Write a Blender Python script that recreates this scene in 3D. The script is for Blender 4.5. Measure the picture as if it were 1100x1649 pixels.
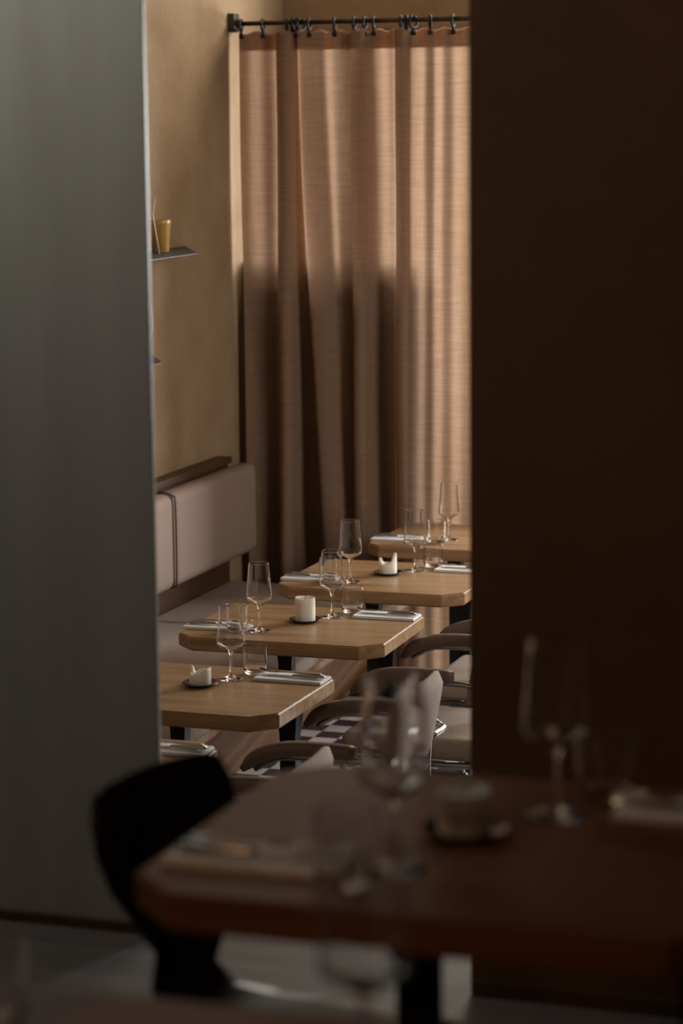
import bpy, bmesh, math, random
from mathutils import Vector, Matrix, noise
C = bpy.context.scene.collection
SC = bpy.context.scene
for o in list(bpy.data.objects): bpy.data.objects.remove(o)
PI = math.pi

# ------------------------------------------------------------------ camera
pitch, yaw, roll = 0.157100, 0.328280, -0.010343
cp, sp, cy, sy = math.cos(pitch), math.sin(pitch), math.cos(yaw), math.sin(yaw)
fw = Vector((-sy*cp, cy*cp, -sp)); rt = Vector((cy, sy, 0)); up = rt.cross(fw)
r2 = math.cos(roll)*rt + math.sin(roll)*up
u2 = -math.sin(roll)*rt + math.cos(roll)*up
cam = bpy.data.cameras.new('camera'); camo = bpy.data.objects.new('camera', cam); C.objects.link(camo)
m = Matrix.Identity(4)
for i in range(3):
    m[i][0] = r2[i]; m[i][1] = u2[i]; m[i][2] = -fw[i]
m[0][3], m[1][3], m[2][3] = 3.064, 0.0, 2.393
camo.matrix_world = m
cam.sensor_fit = 'VERTICAL'; cam.sensor_height = 36.0; cam.sensor_width = 24.0
cam.lens = 4000*36/1649
cam.clip_start = 0.05; cam.clip_end = 60
SC.cycles.max_bounces = 20; SC.cycles.transmission_bounces = 20; SC.cycles.transparent_max_bounces = 12
cam.dof.use_dof = True; cam.dof.focus_distance = 7.85; cam.dof.aperture_fstop = 3.2
SC.camera = camo

# ------------------------------------------------------------------ world, light, exposure
SC.view_settings.view_transform = 'Standard'; SC.view_settings.look = 'None'
SC.view_settings.gamma = 1; SC.view_settings.use_curve_mapping = False
SC.view_settings.exposure = 0.0
w = bpy.data.worlds.new('world'); SC.world = w; w.use_nodes = True
w.node_tree.nodes['Background'].inputs[0].default_value = (1.0, 0.62, 0.40, 1)
w.node_tree.nodes['Background'].inputs[1].default_value = 0.017

def area(name, loc, target, sx, sz, power, color, spread=PI):
    l = bpy.data.lights.new(name, 'AREA'); l.shape = 'RECTANGLE'; l.size = sx; l.size_y = sz
    l.energy = power; l.color = color; l.spread = spread
    o = bpy.data.objects.new(name, l); C.objects.link(o); o.location = loc
    o.rotation_euler = (Vector(target)-Vector(loc)).to_track_quat('-Z', 'Y').to_euler()
    return o
# daylight outside the glazed end wall, behind the curtain
area('daylight_end_window', (1.25, 11.5, 2.6), (0.35, 9.8, 1.6), 2.4, 3.8, 98, (1.0, 0.93, 0.82))
area('daylight_transom', (1.0, 11.1, 3.55), (-0.6, 9.0, 2.3), 2.2, 0.8, 85, (1.0, 0.93, 0.80))
# daylight through the side window of the lower room
area('daylight_side_window', (4.3, 9.5, 2.1), (0.4, 7.4, 0.75), 1.6, 1.8, 7, (1.0, 0.95, 0.88))
area('curtain_front_fill', (4.4, 6.3, 2.9), (0.0, 9.8, 1.5), 1.2, 1.2, 19, (1.0, 0.93, 0.84), 1.2)  # added fill on the curtain's room side, no known window there
area('daylight_glazed_door', (3.5, 12.0, 2.4), (0.3, 7.6, 0.75), 1.3, 1.5, 400, (0.97, 0.98, 1.0))
# unseen wash light added near the grey panel, fading towards the floor
area('panel_wash_fill', (0.55, 3.72, 3.25), (0.62, 4.39, 2.15), 1.3, 0.2, 8.5, (1.0, 0.985, 0.92))
# unseen warm fill added to brighten the top of the dark right wall
area('right_wall_fill', (2.7, 3.55, 3.35), (2.6, 4.24, 2.4), 1.0, 0.2, 1.3, (1.0, 0.72, 0.45))
area('warm_ceiling_lamp', (1.5, 0.3, 2.9), (2.2, 2.6, 1.5), 0.4, 0.3, 0.9, (1.0, 0.55, 0.28), 1.3)

# ------------------------------------------------------------------ materials
def mat(name, col, rough=0.6, metal=0.0, spec=0.5, col2=None, scale=(1,1,1), nscale=8.0, bump=0.0, bscale=None, detail=6, trans=0, ior=1.45, sss=0, coat=0, contrast=(0.35,0.65)):
    M = bpy.data.materials.new(name); M.use_nodes = True
    nt = M.node_tree; b = nt.nodes['Principled BSDF']
    b.inputs['Base Color'].default_value = (*col, 1); b.inputs['Roughness'].default_value = rough
    b.inputs['Metallic'].default_value = metal; b.inputs['Specular IOR Level'].default_value = spec
    b.inputs['IOR'].default_value = ior
    b.inputs['Transmission Weight'].default_value = trans
    b.inputs['Coat Weight'].default_value = coat
    if sss:
        b.inputs['Subsurface Weight'].default_value = sss
        b.inputs['Subsurface Radius'].default_value = (0.02, 0.014, 0.008); b.inputs['Subsurface Scale'].default_value = 1.0
    if col2 or bump:
        tc = nt.nodes.new('ShaderNodeTexCoord'); mp = nt.nodes.new('ShaderNodeMapping')
        mp.inputs['Scale'].default_value = scale
        nt.links.new(tc.outputs['Object'], mp.inputs['Vector'])
        n = nt.nodes.new('ShaderNodeTexNoise'); n.inputs['Scale'].default_value = nscale; n.inputs['Detail'].default_value = detail
        n.inputs['Roughness'].default_value = 0.6
        nt.links.new(mp.outputs[0], n.inputs['Vector'])
        if col2:
            cr = nt.nodes.new('ShaderNodeValToRGB')
            cr.color_ramp.elements[0].position = contrast[0]; cr.color_ramp.elements[1].position = contrast[1]
            cr.color_ramp.elements[0].color = (*col, 1); cr.color_ramp.elements[1].color = (*col2, 1)
            nt.links.new(n.outputs['Fac'], cr.inputs[0]); nt.links.new(cr.outputs[0], b.inputs['Base Color'])
        if bump:
            n2 = n
            if bscale:
                n2 = nt.nodes.new('ShaderNodeTexNoise'); n2.inputs['Scale'].default_value = bscale; n2.inputs['Detail'].default_value = 4
                nt.links.new(mp.outputs[0], n2.inputs['Vector'])
            bp = nt.nodes.new('ShaderNodeBump'); bp.inputs['Strength'].default_value = bump; bp.inputs['Distance'].default_value = 0.004
            nt.links.new(n2.outputs['Fac'], bp.inputs['Height']); nt.links.new(bp.outputs[0], b.inputs['Normal'])
    return M

def wood(name, dark, light, rough=0.45, scale=(1.2, 16, 16), axis=0, bump=0.15):
    sc = list(scale)
    if axis == 1: sc = [scale[1], scale[0], scale[2]]
    if axis == 2: sc = [scale[1], scale[2], scale[0]]
    M = mat(name, dark, rough, col2=light, scale=sc, nscale=2.2, detail=9, bump=bump, contrast=(0.3, 0.72))
    return M

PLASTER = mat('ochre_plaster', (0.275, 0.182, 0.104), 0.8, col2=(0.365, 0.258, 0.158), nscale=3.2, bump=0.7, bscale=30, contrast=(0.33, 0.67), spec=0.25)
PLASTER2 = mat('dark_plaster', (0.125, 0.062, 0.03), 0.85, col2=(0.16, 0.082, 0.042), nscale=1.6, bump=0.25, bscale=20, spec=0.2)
STEEL = mat('grey_steel_panel', (0.30, 0.285, 0.25), 0.38, col2=(0.36, 0.345, 0.305), scale=(7, 7, 0.7), nscale=1.5, bump=0.05, contrast=(0.3, 0.7), spec=0.5)
CEIL = mat('ceiling_paint', (0.16, 0.12, 0.085), 0.9)
OAK = wood('oak_top', (0.24, 0.125, 0.056), (0.45, 0.285, 0.145), 0.34)
OAKEND = wood('oak_panel', (0.22, 0.105, 0.05), (0.33, 0.175, 0.09), 0.5, axis=2, scale=(1.5, 14, 14))
DARKOAK = wood('dark_oak', (0.055, 0.025, 0.012), (0.10, 0.048, 0.024), 0.5, axis=1)
WALNUT = wood('foreground_top', (0.15, 0.056, 0.024), (0.22, 0.086, 0.036), 0.45)
BLACK = mat('black_steel', (0.012, 0.012, 0.013), 0.45, metal=0.3)
BLACKSHELL = mat('black_shell', (0.006, 0.005, 0.005), 0.33)
CHROME = mat('chrome', (0.36, 0.35, 0.34), 0.16, metal=1.0)
CUTLERY = mat('cutlery_steel', (0.42, 0.40, 0.38), 0.2, metal=1.0)
GLASS = mat('clear_glass', (0.98, 0.98, 0.98), 0.0, trans=1.0, ior=1.45)
AMBER = mat('amber_glass', (0.75, 0.50, 0.16), 0.25, col2=(0.62, 0.36, 0.1), nscale=10, trans=0.45)
WAX = mat('candle_wax', (0.90, 0.86, 0.76), 0.5, sss=0.5)
SAUCER = mat('dark_saucer', (0.09, 0.085, 0.085), 0.18, metal=0.8)
NAPKIN = mat('napkin_linen', (0.74, 0.71, 0.68), 0.9, col2=(0.82, 0.79, 0.76), nscale=60, bump=0.2)
CUSH = mat('taupe_upholstery', (0.25, 0.18, 0.14), 0.7, col2=(0.285, 0.21, 0.165), nscale=130, bump=0.25, spec=0.3)
CUSHSEAT = mat('grey_seat_cloth', (0.30, 0.24, 0.20), 0.9, col2=(0.36, 0.29, 0.245), scale=(1, 6, 1), nscale=30, bump=0.2, spec=0.2)
CHAIRCLOTH = mat('chair_cloth', (0.33, 0.255, 0.20), 0.9, col2=(0.40, 0.31, 0.25), nscale=160, bump=0.3, spec=0.2)
ARMLEATHER = mat('arm_leather', (0.155, 0.10, 0.076), 0.42, col2=(0.185, 0.122, 0.095), nscale=60, bump=0.1)
PIPING = mat('dark_piping', (0.05, 0.03, 0.025), 0.6)
RODM = mat('raw_steel_rod', (0.06, 0.055, 0.05), 0.4, metal=0.8, col2=(0.11, 0.095, 0.08), nscale=30)
SHELFM = mat('grey_shelf_steel', (0.085, 0.082, 0.085), 0.5, metal=0.4)
FRAME = mat('window_frame_paint', (0.35, 0.30, 0.24), 0.5)
GREYFLOOR = wood('grey_floor_boards', (0.095, 0.082, 0.075), (0.16, 0.14, 0.13), 0.5, scale=(1.0, 9, 9))
PARTI = mat('partition_board', (0.05, 0.035, 0.028), 0.7)

def checker():
    M = bpy.data.materials.new('checker_tiles'); M.use_nodes = True; nt = M.node_tree; b = nt.nodes['Principled BSDF']
    tc = nt.nodes.new('ShaderNodeTexCoord')
    ck = nt.nodes.new('ShaderNodeTexChecker'); ck.inputs['Scale'].default_value = 10
    mp = nt.nodes.new('ShaderNodeMapping'); mp.inputs['Location'].default_value = (0.003, 0.065, 0.0005)
    nt.links.new(tc.outputs['Object'], mp.inputs['Vector']); nt.links.new(mp.outputs[0], ck.inputs['Vector'])
    ck.inputs['Color1'].default_value = (0.022, 0.017, 0.024, 1); ck.inputs['Color2'].default_value = (0.50, 0.46, 0.42, 1)
    br = nt.nodes.new('ShaderNodeTexNoise'); br.inputs['Scale'].default_value = 14
    mx = nt.nodes.new('ShaderNodeMixRGB'); mx.blend_type = 'MULTIPLY'; mx.inputs[0].default_value = 0.25
    nt.links.new(tc.outputs['Object'], br.inputs['Vector'])
    nt.links.new(ck.outputs['Color'], mx.inputs[1]); nt.links.new(br.outputs['Color'], mx.inputs[2])
    nt.links.new(mx.outputs[0], b.inputs['Base Color']); b.inputs['Roughness'].default_value = 0.4
    return M
TILES = checker()

def curtain_mat(name, tw=0.5, tint=1.0):
    M = bpy.data.materials.new(name); M.use_nodes = True; nt = M.node_tree
    nt.nodes.remove(nt.nodes['Principled BSDF']); out = nt.nodes['Material Output']
    tc = nt.nodes.new('ShaderNodeTexCoord')
    def nz(sc, s, d=3):
        mp = nt.nodes.new('ShaderNodeMapping'); mp.inputs['Scale'].default_value = sc
        n = nt.nodes.new('ShaderNodeTexNoise'); n.inputs['Scale'].default_value = s; n.inputs['Detail'].default_value = d
        nt.links.new(tc.outputs['Object'], mp.inputs['Vector']); nt.links.new(mp.outputs[0], n.inputs['Vector']); return n
    h = nz((9, 9, 330), 1.0); v = nz((380, 120, 7), 1.0)
    add = nt.nodes.new('ShaderNodeMath'); add.operation = 'MULTIPLY_ADD'; add.inputs[1].default_value = 0.65
    mul = nt.nodes.new('ShaderNodeMath'); mul.operation = 'MULTIPLY'; mul.inputs[1].default_value = 0.35
    nt.links.new(v.outputs['Fac'], mul.inputs[0]); nt.links.new(h.outputs['Fac'], add.inputs[0]); nt.links.new(mul.outputs[0], add.inputs[2])
    def ramp(a, b):
        cr = nt.nodes.new('ShaderNodeValToRGB'); cr.color_ramp.elements[0].position = 0.34; cr.color_ramp.elements[1].position = 0.66
        cr.color_ramp.elements[0].color = (*a, 1); cr.color_ramp.elements[1].color = (*b, 1)
        nt.links.new(add.outputs[0], cr.inputs[0]); return cr
    d = nt.nodes.new('ShaderNodeBsdfDiffuse'); t = nt.nodes.new('ShaderNodeBsdfTranslucent')
    c1 = ramp((0.33*tint, 0.215*tint, 0.15*tint), (0.42*tint, 0.285*tint, 0.20*tint))
    c2 = ramp((0.33, 0.205, 0.132), (0.51, 0.335, 0.225))
    nt.links.new(c1.outputs[0], d.inputs['Color']); nt.links.new(c2.outputs[0], t.inputs['Color'])
    bp = nt.nodes.new('ShaderNodeBump'); bp.inputs['Strength'].default_value = 0.3; bp.inputs['Distance'].default_value = 0.002
    nt.links.new(add.outputs[0], bp.inputs['Height']); nt.links.new(bp.outputs[0], d.inputs['Normal'])
    mx = nt.nodes.new('ShaderNodeMixShader'); mx.inputs[0].default_value = tw
    nt.links.new(d.outputs[0], mx.inputs[1]); nt.links.new(t.outputs[0], mx.inputs[2]); nt.links.new(mx.outputs[0], out.inputs['Surface'])
    return M
CURT = curtain_mat('linen_curtain')

# ------------------------------------------------------------------ mesh helpers
def obj(name, bm, m, parent=None, smooth=False, loc=None, rz=0):
    me = bpy.data.meshes.new(name); bmesh.ops.recalc_face_normals(bm, faces=bm.faces); bm.to_mesh(me); bm.free()
    me.materials.append(m)
    if smooth:
        for p in me.polygons: p.use_smooth = True
    o = bpy.data.objects.new(name, me); C.objects.link(o)
    if parent: o.parent = parent
    if loc: o.location = loc
    if rz: o.rotation_euler.z = rz
    return o
def tag(o, label, cat, group=None):
    o['label'] = label; o['category'] = cat
    if group: o['group'] = group
    return o
def struct(name, bm, m, smooth=False):
    o = obj(name, bm, m, None, smooth); o['kind'] = 'structure'; return o
def thing(name, label, cat, loc=(0, 0, 0), rz=0, group=None):
    o = bpy.data.objects.new(name, None); C.objects.link(o); o.location = loc; o.rotation_euler.z = rz
    o.empty_display_size = 0.05
    return tag(o, label, cat, group)
def plabel(o, t): o['label'] = t; return o
def box(x0, x1, y0, y1, z0, z1, bev=0.0, seg=2, bm=None):
    b = bm or bmesh.new()
    r = bmesh.ops.create_cube(b, size=1)
    for v in r['verts']:
        v.co = Vector(((x0+x1)/2+v.co.x*(x1-x0), (y0+y1)/2+v.co.y*(y1-y0), (z0+z1)/2+v.co.z*(z1-z0)))
    if bev:
        es = list({e for v in r['verts'] for e in v.link_edges})
        bmesh.ops.bevel(b, geom=es, offset=bev, segments=seg, affect='EDGES', profile=0.6)
    return b
def lathe(prof, seg=40, bm=None, closed=False, topfn=None):
    b = bm or bmesh.new(); rings = []
    for r, z in prof:
        if r < 1e-6: rings.append([b.verts.new((0, 0, z))])
        else: rings.append([b.verts.new((r*math.cos(2*PI*i/seg), r*math.sin(2*PI*i/seg), z)) for i in range(seg)])
    pairs = list(zip(rings, rings[1:]))
    if closed: pairs.append((rings[-1], rings[0]))
    for a, c in pairs:
        for i in range(seg):
            j = (i+1) % seg
            if len(a) == 1 and len(c) == 1: continue
            if len(a) == 1: b.faces.new((a[0], c[i], c[j]))
            elif len(c) == 1: b.faces.new((a[i], a[j], c[0]))
            else: b.faces.new((a[i], a[j], c[j], c[i]))
    return b
def prism(poly, z0, z1, bev=0.0, bm=None, seg=2):
    b = bm or bmesh.new()
    lo = [b.verts.new((x, y, z0)) for x, y in poly]; hi = [b.verts.new((x, y, z1)) for x, y in poly]
    n = len(poly); b.faces.new(lo[::-1]); b.faces.new(hi)
    for i in range(n): b.faces.new((lo[i], lo[(i+1) % n], hi[(i+1) % n], hi[i]))
    if bev:
        es = list({e for v in lo+hi for e in v.link_edges})
        bmesh.ops.bevel(b, geom=es, offset=bev, segments=seg, affect='EDGES', profile=0.6)
    return b
def catmull(P, n=6):
    P = [Vector(p) for p in P]; out = []
    Q = [2*P[0]-P[1]] + P + [2*P[-1]-P[-2]]
    for i in range(1, len(Q)-2):
        for k in range(n):
            t = k/n; a, b_, c, d = Q[i-1], Q[i], Q[i+1], Q[i+2]
            out.append(0.5*((2*b_)+(c-a)*t+(2*a-5*b_+4*c-d)*t*t+(3*b_-a-3*c+d)*t**3))
    out.append(P[-1]); return out
def tube(path, r, seg=12, bm=None, smoothn=0, caps=True, sx=1.0):
    b = bm or bmesh.new()
    P = catmull(path, smoothn) if smoothn else [Vector(p) for p in path]
    rings = []; ref = None
    for i, p in enumerate(P):
        t = (P[min(i+1, len(P)-1)]-P[max(i-1, 0)]).normalized()
        if ref is None:
            ref = Vector((0, 0, 1)) if abs(t.z) < 0.9 else Vector((0, 1, 0))
        n1 = (ref - t*ref.dot(t)).normalized(); n2 = t.cross(n1); ref = n1
        rr = r[min(i, len(r)-1)] if isinstance(r, (list, tuple)) else r
        rings.append([b.verts.new(p+n1*rr*math.cos(2*PI*k/seg)+n2*rr*sx*math.sin(2*PI*k/seg)) for k in range(seg)])
    for a, c in zip(rings, rings[1:]):
        for k in range(seg): b.faces.new((a[k], a[(k+1) % seg], c[(k+1) % seg], c[k]))
    if caps: b.faces.new(rings[0][::-1]); b.faces.new(rings[-1])
    return b
def cushion(x0, x1, y0, y1, z0, z1, bev, puff=0.0, n=8):
    b = box(x0, x1, y0, y1, z0, z1, bev, 5)
    return b
def copy_tree(o, parent=None):
    c = o.copy(); C.objects.link(c); c.parent = parent
    for ch in list(o.children): copy_tree(ch, c)
    return c

# ------------------------------------------------------------------ structure
WX = -0.74
ZU = 0.79           # level of the front room floor
struct('floor', box(-1.2, 5.0, 4.56, 10.5, -0.06, 0.0), TILES)
struct('floor_front', box(-1.6, 5.2, -1.5, 4.56, ZU-0.08, ZU), GREYFLOOR)
struct('wall_step', box(-1.6, 5.2, 4.50, 4.56, 0.0, ZU-0.081), PLASTER2)
bm = box(1.18, 1.86, 4.561, 4.85, 0.0, 0.593); box(1.18, 1.86, 4.85, 5.13, 0.0, 0.395, bm=bm); box(1.18, 1.86, 5.13, 5.41, 0.0, 0.198, bm=bm)
struct('trim_steps', bm, GREYFLOOR)
struct('wall_left', box(WX-0.12, WX, 4.56, 10.44, 0.0, 4.0), PLASTER)
# end wall with a window, a glazed door and a transom light
WY0, WY1 = 10.44, 10.6
bm = box(WX-0.12, -0.28, WY0, WY1, 0, 4.0)
box(-0.28, 0.02, WY0, WY1, 0, 0.85, bm=bm)
box(-0.28, 3.5, WY0, WY1, 2.78, 3.05, bm=bm)
box(-0.28, 3.5, WY0, WY1, 3.85, 4.0, bm=bm)
box(3.5, 5.0, WY0, WY1, 0, 4.0, bm=bm)
struct('wall_back', bm, PLASTER)
def frame(name, x0, x1, z0, z1, bars=()):
    bm = box(x0, x0+0.05, WY0+0.03, WY0+0.09, z0, z1)
    box(x1-0.05, x1, WY0+0.03, WY0+0.09, z0, z1, bm=bm); box(x0+0.05, x1-0.05, WY0+0.03, WY0+0.09, z0, z0+0.05, bm=bm)
    box(x0+0.05, x1-0.05, WY0+0.03, WY0+0.09, z1-0.05, z1, bm=bm)
    for xb in bars: box(xb-0.02, xb+0.02, WY0+0.03, WY0+0.09, z0+0.05, z1-0.05, bm=bm)
    o = struct(name, bm, FRAME)
    obj('pane', box(x0+0.05, x1-0.05, WY0+0.055, WY0+0.06, z0+0.05, z1-0.05), GLASSP, o)
GLASSP = bpy.data.materials.new('pane_glass'); GLASSP.use_nodes = True
_nt = GLASSP.node_tree; _nt.nodes.remove(_nt.nodes['Principled BSDF'])
_t = _nt.nodes.new('ShaderNodeBsdfTransparent'); _g = _nt.nodes.new('ShaderNodeBsdfGlossy'); _g.inputs['Roughness'].default_value = 0.02
_m = _nt.nodes.new('ShaderNodeMixShader'); _m.inputs[0].default_value = 0.07
_nt.links.new(_t.outputs[0], _m.inputs[1]); _nt.links.new(_g.outputs[0], _m.inputs[2]); _nt.links.new(_m.outputs[0], _nt.nodes['Material Output'].inputs['Surface'])
frame('window_1', -0.28, 0.02, 0.85, 2.78)
frame('door_1', 0.02, 3.5, 0.0, 2.78, (1.18, 2.34))
frame('window_2', -0.28, 3.5, 3.05, 3.85)
# low board partition close behind the curtain
struct('trim_partition', box(WX+0.002, 0.17, 9.912, 9.94, 0.0, 1.80, 0.004), PARTI)
# right wall of the lower room: far window, near opening added for fill
bm = box(3.6, 3.75, 4.24, 5.3, 0, 4.0); box(3.6, 3.75, 7.6, 8.4, 0, 4.0, bm=bm)
for a_, b_ in ((5.3, 7.6), (8.4, 10.44)):
    box(3.6, 3.75, a_, b_, 0, 0.8, bm=bm); box(3.6, 3.75, a_, b_, 3.1, 4.0, bm=bm)
struct('wall_right', bm, PLASTER)
struct('ceiling', box(-1.2, 5.0, 4.24, 10.6, 4.0, 4.08), CEIL)
struct('ceiling_front', box(-1.6, 5.2, 2.4, 4.24, 4.3, 4.38), CEIL)
# partition between the rooms: steel clad part left, dark plaster part right
struct('wall_partition_left', box(-1.6, 1.181, 4.395, 4.41, ZU-0.001, 4.2, 0.003), STEEL)
struct('baseboard_left', box(-1.6, 1.176, 4.375, 4.389, ZU, ZU+0.02), DARKOAK)
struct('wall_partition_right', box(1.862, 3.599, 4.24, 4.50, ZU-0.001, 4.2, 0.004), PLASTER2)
struct('baseboard_right', box(1.87, 3.598, 4.228, 4.239, ZU, ZU+0.03), DARKOAK)

# ------------------------------------------------------------------ curtain
CY = 9.80
def cx_top(px): return -0.7035+(px-385)*0.002673
def cx_bot(px): return -0.669+(px-410)*0.00268
prof = [ # px at top, cm back at top, px at bottom, cm back at bottom
 (385, 0, 402, -1), (400, 1.5, 418, 1), (420, 0.5, 436, 2), (438, 2, 448, 3), (447, 1.0, 454, 1), (452, -4, 460, -5), (463, -6, 469, -7), (474, -5, 478, -5),
 (477, 0, 483, 2), (474, 4, 500, 8), (478, 5, 522, 9.5), (484, 3, 545, 8), (483, -1, 536, 0), (486, -2.2, 540, -5), (497, -1, 556, -5.5), (512, 1, 568, -3), (524, 2.5, 577, 0), (537, 0.5, 583, 3), (552, 1.2, 588, 6),
 (566, 3, 594, 8), (576, 4.5, 598, 7), (577, 1, 592, 2), (572, -3, 585, -4), (578, -5, 592, -6.5), (590, -4.5, 602, -6), (594, 0, 608, -1), (600, 3, 614, 5), (612, 3.5, 623, 8), (626, 1.5, 634, 7.5), (638, 1.5, 642, 3), (643, -2, 648, -1),
 (646, -5, 654, -4), (658, -5, 666, -5), (662, -1, 669, -3), (660, 2.5, 665, 1.5), (672, 2.5, 676, 2.5), (688, 0.3, 690, 1.5), (700, 2.5, 704, 2.6), (715, 0.2, 718, 0.8), (730, 2.2, 734, 2.4), (748, 0.8, 750, 0.6)]
px = 748; k = 0
while px < 890:
    px += 26; k += 1
    prof.append((px, 3.0*math.sin(k*1.3), px+4, 4.2*math.sin(k*1.3+0.4)))
ZT, ZB = 2.755, 0.02
def curtain_grid(nu=5, nv=46, off=0.0, z_hi=ZT, z_lo=ZB):
    T = catmull([(cx_top(a), CY+b/100, 0) for a, b, c, d in prof], nu)
    B = catmull([(cx_bot(c), CY+d/100, 0) for a, b, c, d in prof], nu)
    bm = bmesh.new(); rows = []
    # heading sags between the rings
    for j in range(nv+1):
        z = z_hi+(z_lo-z_hi)*j/nv
        t = (ZT-z)/(ZT-ZB); s = 0.25*t+0.75*t*t*(3-2*t) if t < 1 else 1
        row = []
        for i, (a, b) in enumerate(zip(T, B)):
            p = a.lerp(b, s); p.z = z
            if j == 0: p.z -= 0.012*(0.5+0.5*math.sin(i*0.55))
            p.y += 0.004*math.sin(z*5+i*0.11) + off
            row.append(bm.verts.new(p))
        rows.append(row)
    for r0, r1 in zip(rows, rows[1:]):
        for i in range(len(r0)-1): bm.faces.new((r0[i], r0[i+1], r1[i+1], r1[i]))
    return bm
cur = obj('curtain', curtain_grid(), CURT, None, True)
tag(cur, 'long tan linen curtain glowing with daylight at the end of the room', 'curtain')
plabel(obj('hem', curtain_grid(nv=3, off=0.005, z_hi=ZT-0.001, z_lo=2.675), CURT, cur, True), 'darker doubled heading band')

rod = thing('curtain_rod', 'dark raw steel curtain rod fixed high across the end of the room', 'curtain rod', (WX, CY, 2.785))
obj('rod', tube([(0.012, 0, 0), (3.2, 0, 0)], 0.010, 16), RODM, rod, True)
br = obj('bracket', box(0.0, 0.03, -0.028, 0.028, -0.035, 0.042, 0.004), RODM, rod)
bm = tube([(0.03, 0, 0), (0.05, 0, 0)], 0.018, 16)
obj('socket', bm, RODM, rod, True)
def ring_bm(op=0.004):
    b = bmesh.new(); pts = []
    for i in range(22):
        a = PI/2+ 2*PI*i/21*0.93+0.22
        pts.append((0, 0.0235*math.cos(a), 0.0235*math.sin(a)))
    tube(pts, 0.0055, 8, b)
    return b
rp = [(388, 0.2), (424, 0.1), (463, 0.9), (472, 0.5), (476, -0.3), (481, 0.2), (487, -0.9), (500, 0.1), (541, 0.35), (573, 0.1), (590, 0.05), (604, 0.4), (648, 0.3), (656, 0.9), (667, -0.9), (694, 0.8), (730, 0.15)]
ring0 = thing('curtain_ring', 'black curtain ring with clip, nearest the left bracket of the rod', 'curtain ring', group='clip rings on the curtain rod')
obj('ring', ring_bm(), BLACK, ring0, True)
bm = box(-0.005, 0.005, -0.004, 0.004, -0.042, -0.020, 0.001); box(-0.009, 0.009, -0.007, 0.007, -0.054, -0.036, 0.002, bm=bm)
obj('clip', bm, BLACK, ring0)
ordn = ['second', 'third', 'fourth', 'fifth', 'sixth', 'seventh', 'eighth', 'ninth', 'tenth', 'eleventh', 'twelfth', 'thirteenth', 'fourteenth', 'fifteenth', 'sixteenth', 'seventeenth']
for i, (px, a) in enumerate(rp):
    r = ring0 if i == 0 else copy_tree(ring0)
    r.location = (cx_top(px)+0.004, CY, 2.785-0.0078); r.rotation_euler.z = a*0.5
    if i: r['label'] = 'black curtain ring with clip, %s from the left bracket of the rod' % ordn[i-1]
    if i == len(rp)-1: r['label'] = 'black curtain ring with clip, nearest the dark right-hand wall'

# ------------------------------------------------------------------ shelves and what stands on them
def shelf(name, label, z, y0, yb, yf):
    t = thing(name, label, 'shelf', (-0.72, y0, z), group='steel shelves on the left wall')
    bm = prism([(-0.02, 0), (0.23, 0), (0.23, yf-y0), (0.0, yb-y0), (-0.02, yb-y0+0.037)], -0.004, 0.0)
    obj('shelf_board', bm, SHELFM, t)
    obj('wall_lip', box(-0.02, -0.016, 0.0, yb-y0-0.02, -0.04, -0.0045), SHELFM, t)
    return t
shelf('wall_shelf', 'thin dark grey steel shelf on the ochre wall, holding an amber cup', 1.895, 8.0, 9.22, 8.77)
shelf('wall_shelf', 'thin dark grey steel shelf low on the ochre wall, mostly hidden by the grey panel', 1.515, 8.0, 8.80, 8.41)
cup = thing('cup', 'ribbed amber cup standing on the upper wall shelf', 'cup', (-0.65, 8.79, 1.896))
pr = [(0.0, 0.0), (0.030, 0.0), (0.034, 0.004), (0.040, 0.10), (0.043, 0.106), (0.044, 0.122), (0.040, 0.126), (0.037, 0.118), (0.030, 0.012), (0.0, 0.010)]
b = lathe(pr, 48)
for v in b.verts:
    if 0.004 <= v.co.z <= 0.101:
        a = math.atan2(v.co.y, v.co.x); s = 1+0.03*math.cos(a*12); v.co.x *= s; v.co.y *= s
obj('cup_body', b, AMBER, cup, True)
STRAW = mat('pale_straw', (0.62, 0.55, 0.45), 0.35)
tag(obj('bent_straw', tube([(0, 0, 0.0), (-0.012, 0, 0.07), (-0.024, 0, 0.145), (-0.024, 0, 0.155), (-0.014, 0, 0.21)], 0.0025, 8), STRAW, None, True, (-0.585, 8.63, 1.897)), 'thin pale bent straw standing before the amber cup', 'straw')
tag(obj('wire_loop', tube([(0, -0.10, 0.0), (0, -0.05, 0.04), (0, -0.012, 0.09), (0, 0.0, 0.12), (0, -0.006, 0.17), (0, -0.03, 0.21), (0, -0.10, 0.23)], 0.0025, 8, smoothn=4), STRAW, None, True, (-0.62, 8.625, 1.517)), 'thin pale curved wire showing beside the grey panel above the lower shelf', 'wire')

# ------------------------------------------------------------------ banquette
bench = thing('banquette', 'long taupe upholstered banquette with wooden base along the left wall', 'bench', (-0.72, 4.7, 0.0))
by0, by1 = 0.0, 4.86
bm = bmesh.new()   # sloping wooden front, built in y
def sect(bm, prof2, y0, y1):
    a = [bm.verts.new((x, y0, z)) for x, z in prof2]; c = [bm.verts.new((x, y1, z)) for x, z in prof2]
    n = len(prof2); bm.faces.new(a); bm.faces.new(c[::-1])
    for i in range(n): bm.faces.new((a[i], c[i], c[(i+1) % n], a[(i+1) % n]))
sect(bm, [(-0.019, 0.001), (0.52, 0.001), (0.83, 0.40), (0.83, 0.43), (-0.019, 0.43)], by0, by1)
obj('base', bm, OAKEND, bench)
bm = box(-0.019, 0.03, by0, by1, 0.4301, 0.98); obj('back_panel', bm, DARKOAK, bench)
obj('top_rail', box(-0.0195, 0.05, by0, 4.86, 0.981, 1.008, 0.003), DARKOAK, bench)
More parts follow.
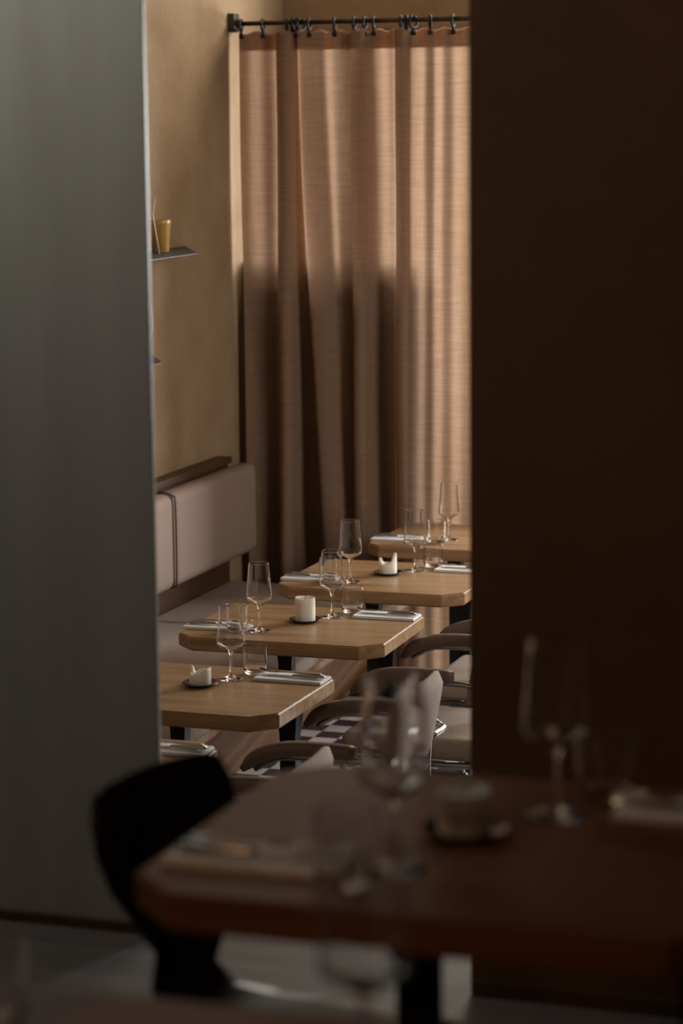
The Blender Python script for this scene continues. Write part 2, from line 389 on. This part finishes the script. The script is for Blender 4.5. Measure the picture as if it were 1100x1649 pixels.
for (a, c) in ((0.0, 1.3), (1.3, 2.6), (2.6, 3.97), (3.97, 4.855)):
    sc = obj('seat_cushion', cushion(0.031, 0.85, a+0.004, c-0.004, 0.431, 0.485, 0.02), CUSHSEAT, bench, True)
for (a, c) in ((0.0, 1.35), (1.35, 2.7), (2.7, 4.04), (4.04, 4.95)):
    bc = obj('back_cushion', cushion(0.031, 0.13, a+0.0005, c-0.0005, 0.60, 0.975, 0.048), CUSH, bench, True)
    e = 0.006; ym = a
    pts = []
    x0, x1, z0, z1, rr = 0.06, 0.131, 0.60, 0.975, 0.045
    pts = [(x0, ym, z1+0.001), (x1-rr, ym, z1+0.001), (x1-0.010, ym, z1-0.012), (x1+0.001, ym, z1-rr), (x1+0.001, ym, z0+rr), (x1-0.010, ym, z0+0.010), (x1-rr, ym, z0-0.001)]
    plabel(obj('piping', tube(pts, 0.003, 8, smoothn=4), PIPING, bc, True), 'dark piping along the seam')

# ------------------------------------------------------------------ tables
def top_bm(W=0.70, D=0.59, c=0.066, z0=0.703, z1=0.748):
    poly = [(c, 0), (W-c, 0), (W, c), (W, D-c), (W-c, D), (c, D), (0, D-c), (0, c)]
    b = prism(poly, z0, z1)
    es = [e for e in b.edges if abs(e.verts[0].co.z-e.verts[1].co.z) < 1e-6]
    bmesh.ops.bevel(b, geom=es, offset=0.005, segments=3, affect='EDGES')
    return b
def make_table(label, loc, rz, mtop, hook=True, group='oak tables along the banquette', leg_y=0.36):
    t = thing('dining_table', label, 'table', loc, rz, group)
    obj('tabletop', top_bm(), mtop, t)
    for lx in (0.27, 0.62):
        bm = bmesh.new()
        # flared head plate narrowing to the post
        lo = [(-0.022, -0.022), (0.022, -0.022), (0.022, 0.022), (-0.022, 0.022)]
        zs = [(0.702, 1.5, 1.5), (0.695, 1.5, 1.5), (0.60, 1.05, 1.0), (0.02, 1.0, 1.0)]
        rings = [[bm.verts.new((lx+x*sx, leg_y+y*sy2, z)) for x, y in lo] for z, sx, sy2 in zs]
        for a, c in zip(rings, rings[1:]):
            for i in range(4): bm.faces.new((a[i], c[i], c[(i+1) % 4], a[(i+1) % 4]))
        bm.faces.new(rings[0]); bm.faces.new(rings[-1][::-1])
        obj('leg', bm, BLACK, t)
    bm = box(0.245, 0.295, 0.06, 0.56, 0.0005, 0.02, 0.003); box(0.595, 0.645, 0.06, 0.56, 0.0005, 0.02, 0.003, bm=bm); box(0.2951, 0.5949, leg_y-0.02, leg_y+0.02, 0.0005, 0.018, bm=bm)
    obj('foot', bm, BLACK, t)
    if hook:
        obj('bag_hook', tube([(0.20, 0.30, 0.702), (0.20, 0.30, 0.685), (0.195, 0.29, 0.675), (0.183, 0.28, 0.676), (0.178, 0.28, 0.684)], 0.0035, 8, smoothn=3), BLACK, t, True)
    return t
TY = [(-0.01, 5.416, 0.026), (0.008, 6.306, -0.012), (0.0, 7.267, 0.019), (0.014, 8.164, 0.0), (0.067, 9.056, -0.02)]
tl = ['oak table mostly cut off by the grey panel, with only a napkin showing',
      'clipped-corner oak table bearing the ragged burnt-down candle',
      'clipped-corner oak table bearing the tall straight pillar candle',
      'clipped-corner oak table bearing the candle with two melted horns',
      'farthest clipped-corner oak table, close before the curtain']
tabs = []
for (x, y, r), l in zip(TY, tl):
    # rotate about the table centre
    cx_, cy_ = 0.35, 0.295
    ox = x+cx_-(math.cos(r)*cx_-math.sin(r)*cy_); oy = y+cy_-(math.sin(r)*cx_+math.cos(r)*cy_)
    tabs.append(make_table(l, (ox, oy, 0.0), r, OAK))
FG = make_table('dark red-brown wooden table close to the camera, out of focus', (1.943, 2.475, ZU), 0.0, WALNUT, False, None, 0.30)
NEAR = make_table('red-brown wooden table edge at the very bottom, nearest the camera', (1.74, 1.575, ZU), 0.0, WALNUT, False, None, 0.30)
def tpt(i, lx, ly, z=0.0):
    if i == 'F': return Vector((1.943+lx, 2.475+ly, ZU+0.7485+z))
    if i == 'N': return Vector((1.74+lx, 1.575+ly, ZU+0.7485+z))
    x, y, r = TY[i]; dx, dy = lx-0.35, ly-0.295
    return Vector((x+0.35+math.cos(r)*dx-math.sin(r)*dy, y+0.295+math.sin(r)*dx+math.cos(r)*dy, 0.7485+z))

# ------------------------------------------------------------------ table ware prototypes
def smooth2(P, n):
    return [(max(p.x, 0.0), p.y) for p in catmull([(a, b, 0) for a, b in P], n)]
def wine_glass(label):
    t = thing('wine_glass', label, 'wine glass', group='wine glasses on the tables')
    th = 0.0011
    out = [(0.0375, 0.0), (0.038, 0.0012), (0.030, 0.0030), (0.014, 0.0065), (0.0055, 0.014), (0.0038, 0.028), (0.0036, 0.062), (0.0045, 0.074), (0.009, 0.083), (0.022, 0.0925), (0.036, 0.1005), (0.0405, 0.1045), (0.0420, 0.1100), (0.0420, 0.117), (0.0400, 0.140), (0.0365, 0.180), (0.0330, 0.2245)]
    inn = [(0.0324, 0.2250), (0.0320, 0.2245), (0.0354, 0.180), (0.0389, 0.140), (0.0408, 0.118), (0.0408, 0.1105), (0.0393, 0.1056), (0.0352, 0.1020), (0.0215, 0.0945), (0.008, 0.0868), (0.0, 0.0845)]
    body = [(0.0, 0.0), (0.036, 0.0)] + out[:4] + smooth2(out[3:], 4)[1:-1] + [(0.03305, 0.2235), (0.0330, 0.2246)]
    body += [(0.0324, 0.2250), (0.0319, 0.2246), (0.03192, 0.2235)] + smooth2(inn[1:], 4)[1:]
    obj('glass_body', lathe(body, 64), GLASS, t, True)
    return t
def tumbler(label):
    t = thing('water_tumbler', label, 'tumbler', group='water tumblers on the tables')
    out = [(0.0, 0.0), (0.026, 0.0), (0.031, 0.002), (0.0345, 0.008), (0.0362, 0.018), (0.0370, 0.060), (0.0370, 0.0875)]
    inn = [(0.0364, 0.0885), (0.0358, 0.0875), (0.0356, 0.060), (0.0345, 0.020), (0.0315, 0.012), (0.020, 0.0085), (0.0, 0.0080)]
    body = out[:5] + [(0.0366, 0.035), (0.0370, 0.060), (0.0370, 0.0865), (0.0370, 0.0876)] + [(0.0364, 0.0885), (0.0358, 0.0876), (0.0358, 0.0865), (0.0356, 0.060), (0.0353, 0.035)] + inn[3:]
    obj('glass_body', lathe(body, 64), GLASS, t, True)
    return t
def napkin_bm(w=0.215, d=0.098):
    bm = box(0, w, 0, d, 0.0, 0.0045, 0.0015); box(0.001, w-0.002, 0.002, d-0.003, 0.0046, 0.0088, 0.0015, bm=bm)
    for v in bm.verts:
        if v.co.z > 0.004: v.co.z += 0.0012*math.sin(v.co.x*25)
    return bm
def knife(label):
    t = thing('table_knife', label, 'knife', group='table knives on the napkins')
    obj('blade', prism([(0.0, 0.0), (0.008, -0.004), (0.09, -0.008), (0.10, -0.004), (0.10, 0.004), (0.02, 0.006)], 0.001, 0.0028, 0.0004), CUTLERY, t)
    b = tube([(0.098, 0, 0.0045), (0.11, 0, 0.0048), (0.15, 0, 0.0052), (0.19, 0, 0.0054), (0.197, 0, 0.005)], [0.0035, 0.0045, 0.0052, 0.0060, 0.004], 10, sx=1.3)
    obj('handle', b, CUTLERY, t, True); return t
def fork(label):
    t = thing('table_fork', label, 'fork', group='table forks on the napkins')
    bm = bmesh.new()
    for k in range(4):
        yy = -0.0085+k*0.0057
        tube([(-0.002, yy, 0.014), (0.012, yy, 0.009), (0.03, yy, 0.0065), (0.042, yy*0.9, 0.007)], 0.0012, 6, bm)
    prism([(0.040, -0.0105), (0.056, -0.010), (0.070, -0.003), (0.070, 0.003), (0.056, 0.010), (0.040, 0.0105)], 0.0058, 0.0082, bm=bm)
    obj('head', bm, CUTLERY, t)
    obj('handle', tube([(0.068, 0, 0.007), (0.10, 0, 0.0075), (0.15, 0, 0.0060), (0.19, 0, 0.0045), (0.196, 0, 0.004)], [0.0024, 0.0024, 0.0036, 0.0052, 0.003], 8, sx=1.2), CUTLERY, t, True)
    return t
protos = {}
def put(kind, label, loc, rz=0.0, group=None):
    mk = {'wine': wine_glass, 'tumbler': tumbler, 'knife': knife, 'fork': fork}[kind]
    if kind not in protos: protos[kind] = mk(label); o = protos[kind]
    else: o = copy_tree(protos[kind])
    o['label'] = label; o.location = loc; o.rotation_euler.z = rz
    if group: o['group'] = group
    return o
nap0 = []
def napkin(label, loc, rz):
    if not nap0: o = obj('folded_napkin', napkin_bm(), NAPKIN); nap0.append(o)
    else: o = nap0[0].copy(); C.objects.link(o)
    tag(o, label, 'napkin', 'folded napkins on the tables'); o.location = loc; o.rotation_euler.z = rz
where = {0: 'table cut off by the grey panel', 1: 'ragged candle table', 2: 'straight candle table', 3: 'horned candle table', 4: 'farthest table', 'F': 'dark foreground table'}
def setting_right(i, wine=True):
    W = where[i]; side = 'chair side of ' if i != 'F' else 'right side of '
    r = 0 if i == 'F' else TY[i][2]
    napkin('pale folded napkin under cutlery, '+side+W, tpt(i, 0.478, 0.425), r)
    put('knife', 'steel knife on the napkin, '+side+W, tpt(i, 0.492, 0.465, 0.0098), r+0.02)
    put('fork', 'steel fork on the napkin, '+side+W, tpt(i, 0.478, 0.495, 0.0098), r-0.03)
    if wine:
        put('wine', 'empty wine glass, '+side+W, tpt(i, 0.408, 0.43))
        put('tumbler', 'clear tumbler, '+side+W, tpt(i, 0.452, 0.515))
def setting_left(i):
    W = where[i]; side = 'banquette side of ' if i != 'F' else 'left side of '
    r = 0 if i == 'F' else TY[i][2]
    if i == 'F':
        napkin('pale folded napkin under cutlery, '+side+W, tpt(i, 0.02, 0.09), r)
        put('knife', 'steel knife on the napkin, '+side+W, tpt(i, 0.225, 0.13, 0.0098), PI+r)
        put('fork', 'steel fork on the napkin, '+side+W, tpt(i, 0.222, 0.16, 0.0098), PI+r)
        put('wine', 'empty blurred wine glass left of the candle on the dark foreground table', tpt(i, 0.284, 0.158))
        put('tumbler', 'blurred water tumbler left of the candle on the dark foreground table', tpt(i, 0.25, 0.084))
        return
    napkin('pale folded napkin under cutlery, '+side+W, tpt(i, -0.008, 0.118), r)
    put('knife', 'steel knife on the napkin, '+side+W, tpt(i, 0.195, 0.165, 0.0098), PI+r+0.02)
    put('fork', 'steel fork on the napkin, '+side+W, tpt(i, 0.205, 0.195, 0.0098), PI+r-0.03)
    if i == 4:
        put('wine', 'empty stemmed wine glass on the farthest table before the curtain', tpt(i, 0.285, 0.225))
        put('tumbler', 'clear water tumbler beside the wine glass on the farthest table', tpt(i, 0.262, 0.135))
        return
    put('wine', 'empty wine glass, '+side+W, tpt(i, 0.250, 0.150))
    put('tumbler', 'clear tumbler, '+side+W, tpt(i, 0.178, 0.128))
setting_right(0, wine=False)
for i in (1, 2, 3): setting_right(i)
for i in (2, 3, 4): setting_left(i)
setting_right('F'); setting_left('F')

# candles: body with its own wick, each on a saucer
def candle_bm(r, hfn, seg=56, depth=0.02, wall=0.004):
    bm = bmesh.new(); rings = []
    H = [hfn(2*PI*i/seg) for i in range(seg)]
    def ring(rr, zf): return [bm.verts.new((rr*math.cos(2*PI*i/seg), rr*math.sin(2*PI*i/seg), zf(i))) for i in range(seg)]
    base = min(H)
    R = [ring(r*0.97, lambda i: 0.0), ring(r, lambda i: 0.003)]
    for k in range(1, 6): R.append(ring(r*(1+0.004*math.sin(k*2)), lambda i, k=k: 0.003+(H[i]-0.006)*k/5))
    R.append(ring(r*0.985, lambda i: H[i]-0.0008)); R.append(ring(r-wall*0.5, lambda i: H[i])); R.append(ring(r-wall, lambda i: H[i]-0.002))
    R.append(ring(r-wall*1.6, lambda i: max(base-depth, 0.01)+(H[i]-base)*0.25)); R.append(ring(r*0.3, lambda i: max(base-depth, 0.01)))
    for a, c in zip(R, R[1:]):
        for i in range(seg): bm.faces.new((a[i], a[(i+1) % seg], c[(i+1) % seg], c[i]))
    bm.faces.new(R[0][::-1]); bm.faces.new(R[-1]); return bm, max(base-depth, 0.01)
def bump_(a, a0, w, h):
    d = (a-a0+PI) % (2*PI)-PI; return h*math.exp(-(d/w)**2)
def candle(i, lx, ly, label, r, hfn, slabel, sr=0.054, depth=0.02, mt=None, wall=0.004):
    p = tpt(i, lx, ly)
    sau = tag(obj('saucer', lathe([(0, 0), (sr*0.6, 0), (sr*0.8, 0.002), (sr, 0.0085), (sr*1.0, 0.010), (sr*0.97, 0.0098), (sr*0.78, 0.0042), (0, 0.003)], 48), SAUCER, None, True, p), slabel, 'saucer', 'candle saucers')
    t = thing('candle', label, 'candle', p+Vector((0, 0, 0.0036)), group='pillar candles')
    b, zb = candle_bm(r, hfn, depth=depth, wall=wall)
    obj('wax', b, mt or WAX, t, True)
    obj('wick', tube([(0, 0, zb-0.002), (0.001, 0, zb+0.008), (0.003, 0.001, zb+0.014)], 0.0009, 6), PIPING, t, True)
random.seed(3)
candle(2, 0.345, 0.335, 'tall straight ivory pillar candle on a dark saucer', 0.0335, lambda a: 0.078+0.001*math.sin(2*a+1), 'dark glossy saucer under the tall straight candle', depth=0.006)
candle(1, 0.352, 0.325, 'low ivory candle with ragged burnt-down rim on a dark saucer', 0.0325, lambda a: 0.034+bump_(a, -0.2, 0.9, 0.018)+bump_(a, 2.9, 0.35, 0.018)+bump_(a, 1.6, 0.25, 0.010)+0.003*math.sin(7*a), 'dark glossy saucer under the ragged low candle', depth=0.012, wall=0.007)
candle(3, 0.332, 0.335, 'ivory candle melted into two pointed horns on a dark saucer', 0.033, lambda a: 0.036+bump_(a, 0.0, 0.75, 0.042)+bump_(a, 3.3, 0.55, 0.022), 'dark glossy saucer under the two-horned candle', depth=0.014, wall=0.010)
candle('F', 0.323, 0.315, 'blurred ivory candle on a dark saucer on the foreground table', 0.0325, lambda a: 0.053+0.001*math.sin(a), 'dark saucer under the blurred foreground candle', depth=0.006)

# things on the nearest table
put('wine', 'large blurred wine glass at the bottom of the view, nearest the camera', tpt('N', 0.655, 0.44))
put('tumbler', 'blurred water tumbler at the bottom left edge of the view', tpt('N', 0.27, 0.46))
put('wine', 'blurred wine glass at the far bottom left corner of the view', tpt('N', 0.185, 0.36))

# ------------------------------------------------------------------ tubular armchairs
def armchair(label):
    # local frame: faces -x, seat centre at origin in y
    t = thing('tubular_armchair', label, 'chair', group='armchairs facing the banquette')
    hw = 0.262
    # seat
    b = box(0.0, 0.46, -0.225, 0.225, 0.405, 0.475, 0.032, 5)
    for v in b.verts:
        f = max(0, 1-abs(v.co.y)/0.225)
        if v.co.z > 0.44: v.co.z += 0.012*f
        if v.co.x < 0.05 and v.co.z < 0.44: v.co.x += 0.0
    obj('seat', b, CHAIRCLOTH, t, True)
    # backrest: curved padded slab
    b = bmesh.new(); ny, nz = 14, 8; F = []; K = []
    for j in range(nz+1):
        rf = []; rk = []
        for i in range(ny+1):
            y = -0.235+0.47*i/ny; z = 0.57+0.27*j/nz
            u = (i/ny*2-1); v = (j/nz*2-1)
            edge = max(0.0, 1-abs(u)**6)*max(0.0, 1-abs(v)**6)
            x = 0.455+0.05*(z-0.57)/0.27 - 0.035*u*u
            zz = 0.705+(z-0.705)*(1-0.22*abs(u)**3.5)
            th = 0.005+0.026*edge**0.5
            rf.append(b.verts.new((x-th, y, zz))); rk.append(b.verts.new((x+th, y, zz)))
        F.append(rf); K.append(rk)
    for j in range(nz):
        for i in range(ny):
            b.faces.new((F[j][i], F[j][i+1], F[j+1][i+1], F[j+1][i])); b.faces.new((K[j][i], K[j+1][i], K[j+1][i+1], K[j][i+1]))
    for i in range(ny):
        b.faces.new((F[0][i], K[0][i], K[0][i+1], F[0][i+1])); b.faces.new((F[nz][i], F[nz][i+1], K[nz][i+1], K[nz][i]))
    for j in range(nz):
        b.faces.new((F[j][0], F[j+1][0], K[j+1][0], K[j][0])); b.faces.new((F[j][ny], K[j][ny], K[j+1][ny], F[j+1][ny]))
    obj('backrest', b, CHAIRCLOTH, t, True)
    # one bent tube per side: back, seat, front leg, floor runner
    for s in (-1, 1):
        y = s*0.21
        obj('side_frame', tube([(0.49, y*0.72, 0.78), (0.468, y*0.72, 0.62), (0.462, y*0.75, 0.52), (0.455, y*0.85, 0.43), (0.42, y, 0.394), (0.06, y, 0.394), (0.02, y, 0.384), (0.004, y, 0.34), (0.004, y, 0.07), (0.02, y, 0.026), (0.06, y, 0.012), (0.50, y, 0.012)], 0.0105, 12, smoothn=4), CHROME, t, True)
        ya = s*hw
        obj('arm_tube', tube([(0.092, ya, 0.623), (0.15, ya, 0.654), (0.21, ya, 0.664), (0.42, ya, 0.664), (0.47, ya, 0.648), (0.485, ya*0.93, 0.644), (0.475, y*0.75, 0.64)], 0.0095, 12, smoothn=4), CHROME, t, True)
        # padded arm with drooping front
        bm = bmesh.new(); P = catmull([(0.055, ya, 0.619), (0.10, ya, 0.657), (0.155, ya, 0.679), (0.22, ya, 0.688), (0.30, ya, 0.689), (0.385, ya, 0.687)], 5)
        rings = []
        for i, p in enumerate(P):
            tt = (P[min(i+1, len(P)-1)]-P[max(i-1, 0)]).normalized(); n = Vector((-tt.z, 0, tt.x))
            if n.z < 0: n = -n
            f = i/(len(P)-1); h = 0.034*min(1, 0.45+f*4); wd = 0.022*min(1, 0.5+f*4)
            if i == len(P)-1: h *= 0.8; wd *= 0.8
            rings.append([bm.verts.new(p+n*h*0.62*math.copysign(abs(math.sin(a))**0.7, math.sin(a))+Vector((0, wd*math.copysign(abs(math.cos(a))**0.7, math.cos(a)), 0))) for a in [2*PI*k/16 for k in range(16)]])
        for a, c in zip(rings, rings[1:]):
            for k in range(16): bm.faces.new((a[k], a[(k+1) % 16], c[(k+1) % 16], c[k]))
        bm.faces.new(rings[0]); bm.faces.new(rings[-1])
        obj('armrest', bm, ARMLEATHER, t, True)
    obj('crossbar', tube([(0.498, -0.21, 0.012), (0.498, 0.21, 0.012)], 0.009, 10), CHROME, t, True)
    obj('crossbar', tube([(0.465, -0.15, 0.56), (0.465, 0.15, 0.56)], 0.008, 10), CHROME, t, True)
    return t
ch = armchair('x')
spots = [(0.57, 5.58, 'padded tubular armchair nearest the camera, mostly hidden behind the foreground table'),
         (0.59, 6.49, 'padded tubular armchair at the ragged candle table'),
         (0.585, 7.46, 'padded tubular armchair at the straight candle table, beige seat showing'),
         (0.63, 8.25, 'padded tubular armchair farthest from the camera, beside the dark right-hand wall')]
for i, (x, y, l) in enumerate(spots):
    c = ch if i == 0 else copy_tree(ch)
    c.location = (x, y, 0); c['label'] = l

# ------------------------------------------------------------------ black shell chair at the foreground table
bc = thing('shell_chair', 'black moulded shell chair, blurred, at the left end of the foreground table', 'chair', (1.85, 2.965, ZU), -0.28)
# shell swept from the top of the back down into the seat; faces +x
rows = []
path = [(-0.090, 0.745, 0.105), (-0.088, 0.735, 0.128), (-0.080, 0.705, 0.142), (-0.070, 0.66, 0.145), (-0.060, 0.61, 0.130), (-0.048, 0.56, 0.098), (-0.036, 0.515, 0.070), (-0.022, 0.465, 0.064), (0.0, 0.428, 0.085), (0.04, 0.41, 0.13), (0.10, 0.402, 0.165), (0.20, 0.40, 0.18), (0.30, 0.403, 0.175), (0.37, 0.397, 0.155), (0.39, 0.385, 0.12)]
bm = bmesh.new(); n = 12; A = []; B = []
for k, (x, z, hwid) in enumerate(path):
    p0 = path[max(k-1, 0)]; p1 = path[min(k+1, len(path)-1)]
    tx, tz = p1[0]-p0[0], p1[1]-p0[1]; L = math.hypot(tx, tz); nx, nz_ = -tz/L, tx/L
    ra = []; rb = []
    for i in range(n+1):
        u = i/n*2-1; cv = 0.018*u*u*(1 if k < 7 else -0.5)
        y = u*hwid
        ra.append(bm.verts.new((x+cv+nx*0.006, y, z+nz_*0.006))); rb.append(bm.verts.new((x+cv-nx*0.006, y, z-nz_*0.006)))
    A.append(ra); B.append(rb)
for k in range(len(path)-1):
    for i in range(n):
        bm.faces.new((A[k][i], A[k][i+1], A[k+1][i+1], A[k+1][i])); bm.faces.new((B[k][i], B[k+1][i], B[k+1][i+1], B[k][i+1]))
    bm.faces.new((A[k][0], A[k+1][0], B[k+1][0], B[k][0])); bm.faces.new((A[k][n], B[k][n], B[k+1][n], A[k+1][n]))
for i in range(n):
    bm.faces.new((A[0][i], B[0][i], B[0][i+1], A[0][i+1])); bm.faces.new((A[-1][i], A[-1][i+1], B[-1][i+1], B[-1][i]))
obj('shell', bm, BLACKSHELL, bc, True)
for sx in (-0.04, 0.36):
    for s in (-1, 1):
        obj('leg', tube([(0.16, s*0.03, 0.385), (0.16+(sx-0.16)*0.5, s*0.12, 0.37), (sx, s*0.19, 0.02), (sx, s*0.192, 0.004)], 0.008, 10, smoothn=4), BLACK, bc, True)
